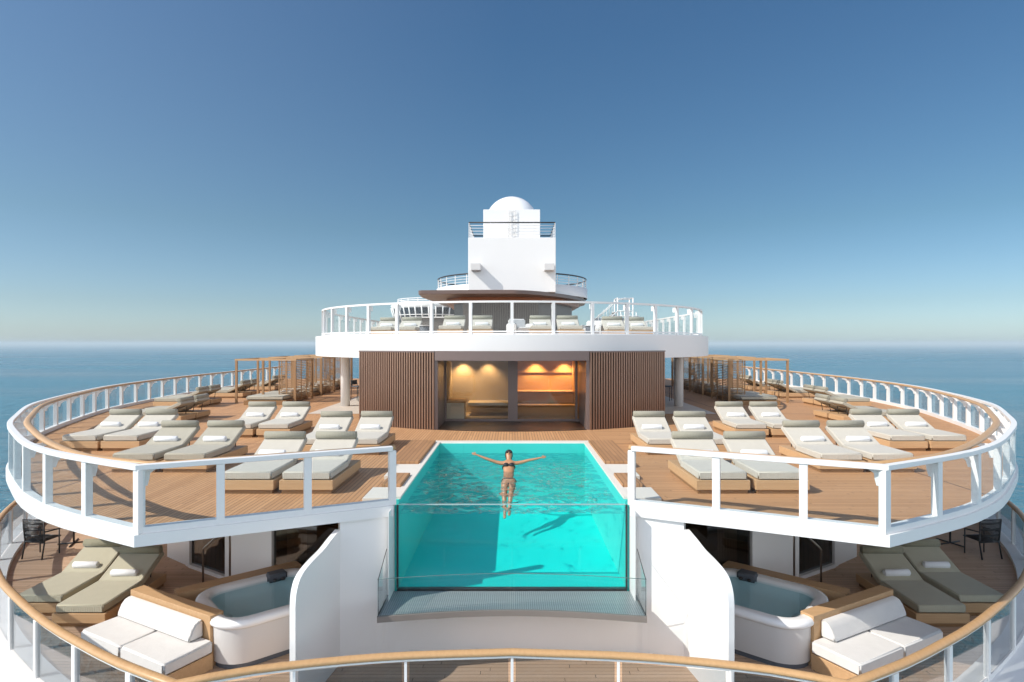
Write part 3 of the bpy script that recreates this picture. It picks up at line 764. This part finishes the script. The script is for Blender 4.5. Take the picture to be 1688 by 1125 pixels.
def lounger(x, y, rz, label, group, tl=None, mats=None, towel=True, z=0.):
    if used[0]: t = copy_tree(PROTO)
    else: t = PROTO; used[0] = True
    rz += random.uniform(-.012, .012)
    t.location = (x, y, z); t.rotation_euler = (0, 0, rz); t['label'] = label; t['group'] = group
    if mats:
        for ch in t.children:
            k = ch.name.split('.')[0]
            if k in mats: sl_ = ch.material_slots[0]; sl_.link = 'OBJECT'; sl_.material = mats[k]
    if towel:
        w = TOWEL0 if not tused[0] else TOWEL0.copy()
        if tused[0]: COL.objects.link(w)
        tused[0] = True
        jx = random.uniform(-.06, .02); py = 1.33
        c, sn = math.cos(rz), math.sin(rz)
        w.location = (x+jx*c-py*sn, y+jx*sn+py*c, z+.522); w.rotation_euler = (R(26), 0, rz+random.uniform(-.05, .05))
        w['label'] = tl; w['category'] = 'towel'; w['group'] = 'rolled white towels on the loungers'
    return t
PAIRS = [  # centre x (outer, inner), front y, phrase
    ((-4.92, -3.82), 11.24, 'front pair behind the {s} front railing', None),
    ((-4.95, -3.80), 15.15, 'pair between the {s} screen wall and the pool', None),
    ((-8.17, -7.07), 17.95, 'pair in front of the {s} cabana', None),
    ((-8.20, -7.09), 13.10, 'second row pair behind the {s} railing corner', {'seat_cushion': MATT2, 'back_cushion': MATT2}),
    ((-11.22, -10.15), 15.70, 'pair beside the {s} curved railing', None)]
for s in (1, -1):
    for i, (xs, y, ph, mt) in enumerate(PAIRS):
        for j, x in enumerate(xs):
            ph_ = ph.format(s=SIDE[s]); w = 'pool-side' if j else 'sea-side'
            dx = 0 if s > 0 else (.10, .06, .03, .05, .12)[i]
            lounger(s*x+dx, y, 0, f'cream lounger, {w} one of the {ph_}', 'sun loungers on the upper deck',
                    f'rolled towel on {w} lounger of the {ph_}', mt if s > 0 else None)
    far = [(21.55, -11.5, 'first'), (26.75, -13.55, 'second'), (31.4, -13.7, 'third'), (36.0, -13.9, 'last')]
    for y, hx, nm in far:
        for j in (0, 1):
            x = hx-2.0; yy = y+j*1.1; w = 'nearer' if j == 0 else 'farther'
            lounger(s*x, yy, R(-90)*s, f'sand lounger facing the {SIDE[s]} railing, {w} one of the {nm} pair', 'sun loungers on the upper deck', mats={'seat_cushion': MATT2, 'back_cushion': MATT2}, towel=False)
    # lower deck
    for j, (x, y) in enumerate(((-9.18, 11.75), (-8.08, 11.3))):
        w = 'inner' if j else 'outer'; pl = 'sofa' if j else 'railing'
        lounger(s*x+(0 if s > 0 else -.05), y, 0, f'olive lounger on the {SIDE[s]} lower deck, {w} one next to the {pl}', 'sun loungers on the lower deck',
                f'white rolled towel on the {w} olive lounger of the {SIDE[s]} lower deck', {'seat_cushion': MATT3, 'back_cushion': MATT3, 'head_roll': ROLL3}, z=ZL)
names = ['leftmost', 'second', 'third', 'fourth', 'fifth', 'sixth', 'seventh', 'rightmost']
for k, (x, y) in enumerate(((-5.55, 25.6), (-4.45, 25.2), (-2.42, 23.7), (-1.25, 23.7), (1.17, 23.7), (2.33, 23.7), (4.35, 24.6), (5.45, 25.2))):
    lounger(x, y, 0, f'cream lounger on the roof terrace, {names[k]} of eight' + (' from left' if 0 < k < 7 else ''), 'sun loungers on the roof terrace', f'white rolled towel on the {names[k]} roof terrace lounger' + (' from left' if 0 < k < 7 else ''), z=ZR)

# roof terrace small furniture
for x, y, lb in ((-3.55, 24.6, 'small dark drum side table left of the roof loungers'), (3.2, 24.8, 'small dark drum side table right of the roof loungers')):
    t = thing('side_table', lb, 'side table', (x, y, ZR), 'drum side tables on the roof')
    MB().lathe((x, y, ZR), [(.001, 0), (.18, 0), (.20, .42), (.001, .42)], 20).build('drum', GREY, t)
    MB().lathe((x, y, ZR+.421), [(.001, 0), (.235, 0), (.235, .03), (.001, .03)], 20).build('top', SHELL, t)
for x, y, rz, lb in ((.35, 24.6, .5, 'low white armchair behind the centre of the roof railing'), (3.55, 26.6, -.4, 'low white armchair near the right end of the roof bar')):
    t = thing('armchair', lb, 'armchair', (x, y, ZR), 'white armchairs on the roof', rz)
    MB().box(-.38, .38, -.38, .30, .16, .38).build('seat', SOFA, t, .04, 2, world=False)
    MB().box(-.38, .38, .24, .40, .16, .72).build('backrest', SOFA, t, .05, 2, world=False)
    for sx in (-1, 1): MB().box(sx*.42-.07, sx*.42+.07, -.36, .36, .1, .52).build('armrest', SOFA, t, .04, 2, world=False)
    m = MB()
    for a in (-.3, .3):
        for b in (-.3, .3): m.tube([(a, b, 0), (a, b, .17)], .02, 6)
    m.build('feet', STEEL, t, world=False)

# ------------------------------------------------------------------ cabanas with daybeds
def cabana(s, x0, x1, y0, y1, lb, lb2):
    t = thing('cabana', lb, 'cabana', (s*(x0+x1)/2, (y0+y1)/2, 0), 'slatted teak cabanas'); H = 2.06
    for (x, y) in ((x0, y0), (x1, y0), (x1, y1), (x0, y1), (x0+1.25, y0)): MB(s).box(x-.045, x+.045, y-.045, y+.045, 0, H-.08).build('post', TEAKC, t)
    mb = MB(s)
    for y in (y0, y1): mb.box(x0-.06, x1+.06, y-.05, y+.05, H-.08, H)
    for x in (x0, x1): mb.box(x-.05, x+.05, y0+.05, y1-.05, H-.079, H-.001)
    mb.box((x0+x1)/2-.04, (x0+x1)/2+.04, y0+.05, y1-.05, H-.07, H-.01)
    mb.build('roof_beam', OAK, t)
    def screen(ax, p, a, b, dens, nv):
        mb = MB(s); n = dens
        for k in range(n):
            z = .12+(H-.24)*k/(n-1)
            if ax == 'x': mb.box(a, b, p-.01, p+.01, z-.013, z+.013)
            else: mb.box(p-.01, p+.01, a, b, z-.013, z+.013)
        for k in range(nv+1):
            q = a+(b-a)*k/nv
            if ax == 'x': mb.box(q-.02, q+.02, p-.02, p+.02, .05, H-.08)
            else: mb.box(p-.02, p+.02, q-.02, q+.02, .05, H-.08)
        mb.build('slat_screen', TEAKC, t)
    screen('x', y0, x1-.75, x1-.05, 26, 2)
    screen('y', x1, y0+.06, y1-.06, 24, 3)
    screen('x', y1, x0+1.2, x1-.06, 22, 3)
    bx0, bx1, by0, by1 = x0+.75, x1-.1, y0-.95, y1-.15
    d = thing('daybed', lb2, 'daybed', (s*(bx0+bx1)/2, (by0+by1)/2, 0), 'daybeds under the cabanas')
    MB(s).box(bx0, bx1, by0, y0-.10, .0, .2).build('platform', OAKD, d, .01, 1)
    MB(s).box(bx0+.05, bx1-.05, y0-.099, by1, .0, .2).build('platform', OAKD, d, .01, 1)
    MB(s).box(bx0+.08, bx1-.12, by0+.06, by1-.05, .202, .40).build('mattress', MATT2, d, .05, 3)
    for q in (0, 1): MB(s).box(bx1-.75+.1*q, bx1-.2, by0+1.3+.65*q, by0+1.85+.65*q, .402, .56).build('cushion', MATT, d, .06, 3)
for s in (1, -1):
    for k, (y, w) in enumerate(((28.4, 'nearest'), (32.6, 'middle'), (36.8, 'farthest'))):
        cabana(s, -12.9-.12*k, -10.15-.1*k, y, y+2.4, f'slatted teak cabana frame on the {SIDE[s]} side, {w} of three', f'low cushioned daybed under the {w} {SIDE[s]} cabana')

# bar table with stools under the roof
def tube_chair(t, seat_z, w, back_z, mat):
    m = MB()
    for sx in (-1, 1):
        m.tube([(sx*w, -.22, 0), (sx*w*.95, -.20, seat_z)], .016, 6); m.tube([(sx*w*1.05, .26, 0), (sx*w, .22, seat_z), (sx*w, .27, back_z)], .016, 6)
    m.build('legs', mat, t, world=False)
for s in (1, -1):
    x, y = s*-6.75, 29.2
    t = thing('bar_table', f'round white bar table beside the {SIDE[s]} pavilion wall', 'table', (x, y, 0), 'bar tables under the roof')
    MB().lathe((0, 0, 0), [(.001, .98), (.48, .98), (.48, 1.02), (.001, 1.02)], 28).build('table_top', WHITE, t, world=False)
    MB().lathe((0, 0, 0), [(.28, 0), (.28, .02), (.04, .04), (.04, .98)], 20).build('pedestal', STEEL, t, world=False)
    for k, (dx, dy, rz) in enumerate(((.15, -.75, math.pi), (-.75, .3, R(60)*1))):
        w = 'front' if k == 0 else 'outer'
        c = thing('bar_stool', f'dark bar stool at the {w} side of the {SIDE[s]} bar table', 'stool', (x+s*-dx*-1, y+dy, 0), 'dark bar stools', rz)
        tube_chair(c, .68, .2, 1.0, STEEL)
        MB().box(-.22, .22, -.22, .22, .68, .73).build('seat', GREY, c, .02, 2, world=False)
        MB().box(-.2, .2, .22, .26, .78, 1.0).build('backrest', GREY, c, .015, 2, world=False)

# ------------------------------------------------------------------ lower deck: hot tubs, sofas, chairs
def rrect(c, a, b, ha, hb, r, off=0., n=8):
    out = []; ha += off; hb += off; r = max(.02, r+off)
    for qx, qy, st in ((1, 1, 0), (-1, 1, 90), (-1, -1, 180), (1, -1, 270)):
        for k in range(n+1):
            an = R(st+90*k/n); u = qx*(ha-r)+r*math.cos(an); v = qy*(hb-r)+r*math.sin(an)
            out.append((c[0]+a[0]*u+b[0]*v, c[1]+a[1]*u+b[1]*v))
    return out
for s in (1, -1):
    c = (-4.42, 10.98); a = Vector((.76, .65)).normalized(); b = Vector((-a.y, a.x)); ha, hb, r = 1.06, .93, .52
    t = thing('hot_tub', f'white rounded hot tub on the {SIDE[s]} lower deck beside the sofa', 'hot tub', (s*c[0], c[1], ZL), 'hot tubs')
    def shell(prof, name, mat, bev=0, closed=False):
        mb = MB(s); loops = [[(x, y, z) for x, y in rrect(c, a, b, ha, hb, r, off)] for off, z in prof]; n = len(loops[0])
        vs = [p for l in loops for p in l]; fs = []
        for j in range(len(loops)-1):
            for k in range(n): fs.append((j*n+k, j*n+(k+1) % n, (j+1)*n+(k+1) % n, (j+1)*n+k))
        if closed: fs.append([(len(loops)-1)*n+k for k in range(n)])
        mb.add(vs, fs, True); return mb.build(name, mat, t)
    shell([(-.06, ZL), (-.06, ZL+.09)], 'plinth', GREY)
    shell([(-.03, ZL+.09), (-.015, -1.84)], 'body', SHELL)
    shell([(-.02, -1.839), (.0, -1.835), (.03, -1.80), (.035, -1.76), (.01, -1.71), (-.04, -1.695), (-.14, -1.695), (-.20, -1.72), (-.215, -1.80)], 'rim', WHITE_G)
    shell([(-.215, -1.80), (-.24, -2.05), (-.55, -2.10), (-.6, -2.4)], 'liner', TUBF, closed=True)
    e = Vector(c)+b*(hb-.10)+a*.42
    MB(s).fbox((e.x, e.y), a, b, -.19, .19, -.17, .06, -1.83, -1.655).build('headrest', GREY, t, .04, 3)
    e = Vector(c)+b*(hb-.32)+a*.42
    m = MB(s)
    for k in (-.08, .08): m.ball((e.x+a.x*k, e.y+a.y*k, -1.765), .045, .045, .03, 12, 6)
    m.build('jet', STEEL, t)
    mb = MB(s); p = rrect(c, a, b, ha, hb, r, -.21); mb.add([(x, y, -1.765) for x, y in p], [list(range(len(p)))])
    struct(mb.build('tub_water', TUBW))
    # oak surround behind the tub
    e = Vector(c)+b*(hb+.05)
    o = MB(s).fbox((e.x, e.y), a, b, -1.25, 1.0, .0, .30, ZL, -1.715).build('tub_surround', OAK, loc=(s*e.x, e.y, ZL))
    tag(o, f'oak ledge along the back of the {SIDE[s]} hot tub', 'ledge', 'oak ledges of the hot tubs')

    u = Vector((.878, -.478)); v = Vector((-.478, -.878)); A = (-6.79, 11.20)
    t = thing('sofa', f'white cushioned sofa with oak back shelf on the {SIDE[s]} lower deck', 'sofa', (s*A[0], A[1], ZL), 'white deck sofas')
    MB(s).fbox(A, u, v, 0, 2.26, 0, .25, ZL, -1.66).build('back_shelf', OAK, t, .01, 1)
    MB(s).fbox(A, u, v, .02, 2.34, .252, 1.02, ZL, -2.24).build('seat_base', OAK, t, .01, 1)
    for k in (0, 1): MB(s).fbox(A, u, v, .03+1.165*k, .03+1.158+1.165*k, .252, 1.09, -2.238, -2.03).build('seat_cushion', SOFA, t, .035, 3)
    mb = MB(s)
    prof = [(.252, -2.028), (.52, -2.028), (.50, -1.94), (.45, -1.83), (.39, -1.765), (.33, -1.745), (.252, -1.74)]
    vs = []
    for q in (.06, 2.10):
        for bb, z in prof: vs.append((A[0]+u.x*q+v.x*bb, A[1]+u.y*q+v.y*bb, z))
    k = len(prof); mb.add(vs, [list(range(k)), list(range(k, 2*k))[::-1]]+[(i, (i+1) % k, k+(i+1) % k, k+i) for i in range(k)])
    mb.build('back_cushion', SOFA, t, .025, 2)

    o = MB(s).tube([(-6.80, 13.35, ZL), (-6.80, 13.35, -1.75), (-6.77, 13.36, -1.70), (-6.25, 13.2, -1.25), (-6.1, 13.05, -1.22), (-6.02, 12.95, -1.28), (-6.0, 12.9, ZL)], .022, 8).build('grab_rail', POLE, loc=(s*-6.8, 13.35, ZL))
    tag(o, f'slim bronze grab rail by the {SIDE[s]} hot tub steps', 'grab rail', 'bronze grab rails')

    def woven_chair(x, y, rz, lb):
        t = thing('woven_chair', lb, 'chair', (x, y, ZL), 'black woven deck chairs', rz)   # faces +y
        for sx in (-1, 1):
            MB().tube([(sx*.27, -.30, 0), (sx*.265, -.22, .40), (sx*.285, -.26, .96)], .018, 8).build('leg', STEEL, t, world=False)
            MB().tube([(sx*.27, .20, 0), (sx*.265, .20, .62)], .016, 8).build('leg', STEEL, t, world=False)
            MB().tube([(sx*.265, .21, .62), (sx*.275, .0, .64), (sx*.27, -.24, .66)], .018, 8).build('armrest', STEEL, t, world=False)
        m = MB()
        m.tube([(-.285, -.26, .96), (.285, -.26, .96)], .018, 8); m.tube([(-.265, -.22, .40), (.265, -.22, .40)], .018, 8)
        for k in range(18): q = -.245+.49*k/17; m.tube([(q, -.235, .40), (q*1.06, -.275, .70), (q*1.1, -.265, .96)], .0065, 4)
        for k in range(22): z = .42+.53*k/21; w_ = .265+.02*k/21; m.tube([(-w_, -.225-.035*k/21, z), (0, -.275-.02*k/21, z), (w_, -.225-.035*k/21, z)], .0075 if k % 6 else .02, 4)
        m.build('woven_back', STEEL, t, world=False)
        m = MB()
        for k in range(16): q = -.25+.5*k/15; m.tube([(q, -.25, .42), (q, .25, .43)], .007, 4); m.tube([(-.26, q, .425), (.26, q, .425)], .007, 4)
        m.tube([(-.26, .25, .43), (.26, .25, .43)], .016, 6); m.tube([(-.26, -.25, .42), (.26, -.25, .42)], .016, 6)
        m.build('woven_seat', STEEL, t, world=False)
    woven_chair(s*-11.72, 15.15, -.12*s, f'black woven chair on the {SIDE[s]} lower deck, back to the stern')
    woven_chair(s*-11.35, 17.1, math.pi-.25*s, f'black woven chair on the {SIDE[s]} lower deck, far side of table')
    x, y = s*-11.6, 16.06
    t = thing('bistro_table', f'small round table on a cross foot on the {SIDE[s]} lower deck', 'table', (x, y, ZL), 'bistro tables on the lower deck')
    MB().lathe((0, 0, 0), [(.001, .70), (.36, .70), (.37, .715), (.36, .73), (.001, .73)], 28).build('table_top', SHELL, t, world=False)
    MB().tube([(0, 0, .02), (0, 0, .70)], .025, 10).build('pole', STEEL, t, world=False)
    m = MB()
    for an in (.35, .35+math.pi/2): m.tube([(-.36*math.cos(an), -.36*math.sin(an), .02), (.36*math.cos(an), .36*math.sin(an), .02)], .018, 6)
    m.build('cross_foot', STEEL, t, world=False)

# ------------------------------------------------------------------ swimmer
def skinned(name, chains, mat, parent=None, sub=2):
    """chains: list of lists of (co, rx, ry) ; chains may start with an index into the shared vertex list"""
    vs = []; es = []; rad = []
    for ch in chains:
        prev = None
        for el in ch:
            if isinstance(el, int): prev = el; continue
            co, rx, ry = el; vs.append(co); rad.append((rx, ry)); i = len(vs)-1
            if prev is not None: es.append((prev, i))
            prev = i
    me = bpy.data.meshes.new(name); me.from_pydata([Vector(v) for v in vs], es, [])
    o = bpy.data.objects.new(name, me); COL.objects.link(o); o.parent = parent
    sk = o.modifiers.new('skin', 'SKIN'); sk.use_smooth_shade = True
    dat = me.skin_vertices[0].data
    for i, (rx, ry) in enumerate(rad):
        if rx > .02: rx *= 1.1; ry *= 1.05
        dat[i].radius = (rx, ry); dat[i].use_root = (i == 0)
    sb = o.modifiers.new('sub', 'SUBSURF'); sb.levels = sub; sb.render_levels = sub
    me.materials.append(mat)
    return o
PB = Vector((-.075, 14.60, .10))
per = thing('person', 'woman in black bikini and sunglasses floating on her back, arms spread', 'person', tuple(PB))
th = R(37); ax = Vector((0, -math.cos(th), -math.sin(th)))       # from head to feet
up = Vector((0, -math.sin(th), math.cos(th)))                    # out of the chest
def P(x, a, h=0.): v = ax*a+up*h; return (x, v.y, v.z)
pel = [(P(0, .80), .135, .095)]
ch = [
    [(P(0, .80), .150, .095), (P(0, .68), .128, .09), (P(0, .56), .112, .08), (P(0, .44), .132, .09), (P(0, .32), .145, .095), (P(0, .235), .09, .07), (P(0, .17, .01), .048, .05), (P(0, .09, .03), .062, .075), (P(0, .0, .03), .078, .09), (P(0, -.055, .025), .058, .07)],
    [5, (P(-.16, .255), .055, .05), (P(-.30, .235, .02), .042, .042), (P(-.46, .205, .07), .036, .036), (P(-.60, .165, .10), .033, .030), (P(-.74, .115, .13), .024, .020), (P(-.80, .095, .14), .032, .016)],
    [5, (P(.16, .255), .055, .05), (P(.30, .240, .02), .042, .042), (P(.46, .215, .06), .036, .036), (P(.60, .20, .08), .033, .030), (P(.74, .175, .10), .024, .020), (P(.80, .165, .11), .032, .016)],
    [0, (P(-.095, .90), .088, .085), (P(-.10, 1.08, -.01), .070, .068), (P(-.095, 1.24, -.03), .052, .052), (P(-.09, 1.38, -.09), .050, .050), (P(-.085, 1.55, -.13), .034, .034), (P(-.085, 1.66, -.14), .034, .028), (P(-.085, 1.75, -.10), .030, .018)],
    [0, (P(.095, .90, .02), .088, .085), (P(.075, 1.06, .06), .070, .068), (P(.05, 1.22, .08), .052, .052), (P(.035, 1.38, .03), .050, .050), (P(.02, 1.56, -.02), .034, .034), (P(.015, 1.67, -.03), .034, .028), (P(.01, 1.76, .02), .030, .018)],
]
body = skinned('body', ch, SKIN, per)
def fingers(sgn, base, dirv):
    m = []
    side = Vector((0, ax.y, ax.z)); d = Vector(dirv).normalized(); b = Vector(base)
    for k, (o_, l) in enumerate(((-.027, .062), (-.009, .075), (.010, .070), (.027, .055))):
        p = b+side*o_+d*.02; m.append([(tuple(p-d*.03), .009, .009), (tuple(p+d*l*.5-up*.004), .008, .008), (tuple(p+d*l-up*.014), .0065, .0065)])
    p = b-side*.035-d*.02; m.append([(tuple(p), .010, .010), (tuple(p+d*.03-side*.02), .009, .009), (tuple(p+d*.055-side*.024), .007, .007)])
    return m
for sgn, e, f in ((-1, P(-.80, .095, .14), P(-.74, .115, .13)), (1, P(.80, .165, .11), P(.74, .175, .10))):
    dv = Vector(e)-Vector(f)
    for c_ in fingers(sgn, e, dv): skinned('finger', [c_], SKIN, per, 1)
def ell(m, x, a, h, rx, ra, rh, seg=16, rings=10):
    st = len(m.v); m.ball((0, 0, 0), 1, 1, 1, seg, rings)
    for i in range(st, len(m.v)):
        q = m.v[i].copy(); v = ax*(a+q.y*ra)+up*(h+q.z*rh); m.v[i] = Vector((x+q.x*rx, v.y, v.z))
m = MB(); ell(m, 0, -.058, .012, .092, .070, .105); ell(m, 0, -.02, -.03, .096, .085, .085); ell(m, 0, .03, -.045, .080, .09, .06); m.build('hair', HAIR, per, world=False)
m = MB()
for x in (-.034, .034): ell(m, x*1.1, .0, .118, .036, .026, .024, 12, 8)
ell(m, 0, -.006, .13, .035, .009, .012, 8, 4)
for x in (-.075, .075): ell(m, x, -.01, .075, .006, .008, .04, 6, 4)
m.build('sunglasses', BLACKF, per, world=False)
m = MB(); ell(m, 0, .025, .122, .012, .03, .018, 8, 6); m.build('nose', SKIN, per, world=False)
m = MB(); ell(m, 0, .062, .103, .024, .008, .010, 8, 6); m.build('mouth', m_paint('lips', (.42, .10, .09), .4, .05), per, world=False)
m = MB()
for x in (-.066, .066): ell(m, x, .375, .075, .066, .062, .058)
m.build('bust', SKIN, per, world=False)
m = MB()
for x in (-.066, .066): ell(m, x, .378, .079, .069, .056, .060)
m.tube([P(.145*math.cos(q), .385, .10*math.sin(q)) for q in [2*math.pi*k/24 for k in range(24)]], .016, 8, True)
m.build('bikini_top', BLACKF, per, world=False)
m = MB()
m.tube([P(.162*math.cos(q), .80+.0*math.sin(q), .104*math.sin(q)) for q in [2*math.pi*k/24 for k in range(24)]], .020, 8, True)
ell(m, 0, .862, .045, .085, .075, .062)
m.build('bikini_bottom', BLACKF, per, world=False)

# ------------------------------------------------------------------ haze over the sea
t = NT('sea_haze'); v = t.n('VolumePrincipled'); v.inputs['Density'].default_value = 2.2e-4
v.inputs['Color'].default_value = (.70, .83, .90, 1); v.inputs['Anisotropy'].default_value = 0.
t.t.links.new(v.outputs[0], t.out.inputs['Volume'])
stuff(MB().box(-46000, 46000, -46000, 46000, SEA_Z-1, 16).build('haze', t.m, loc=(0, 0, 0)))
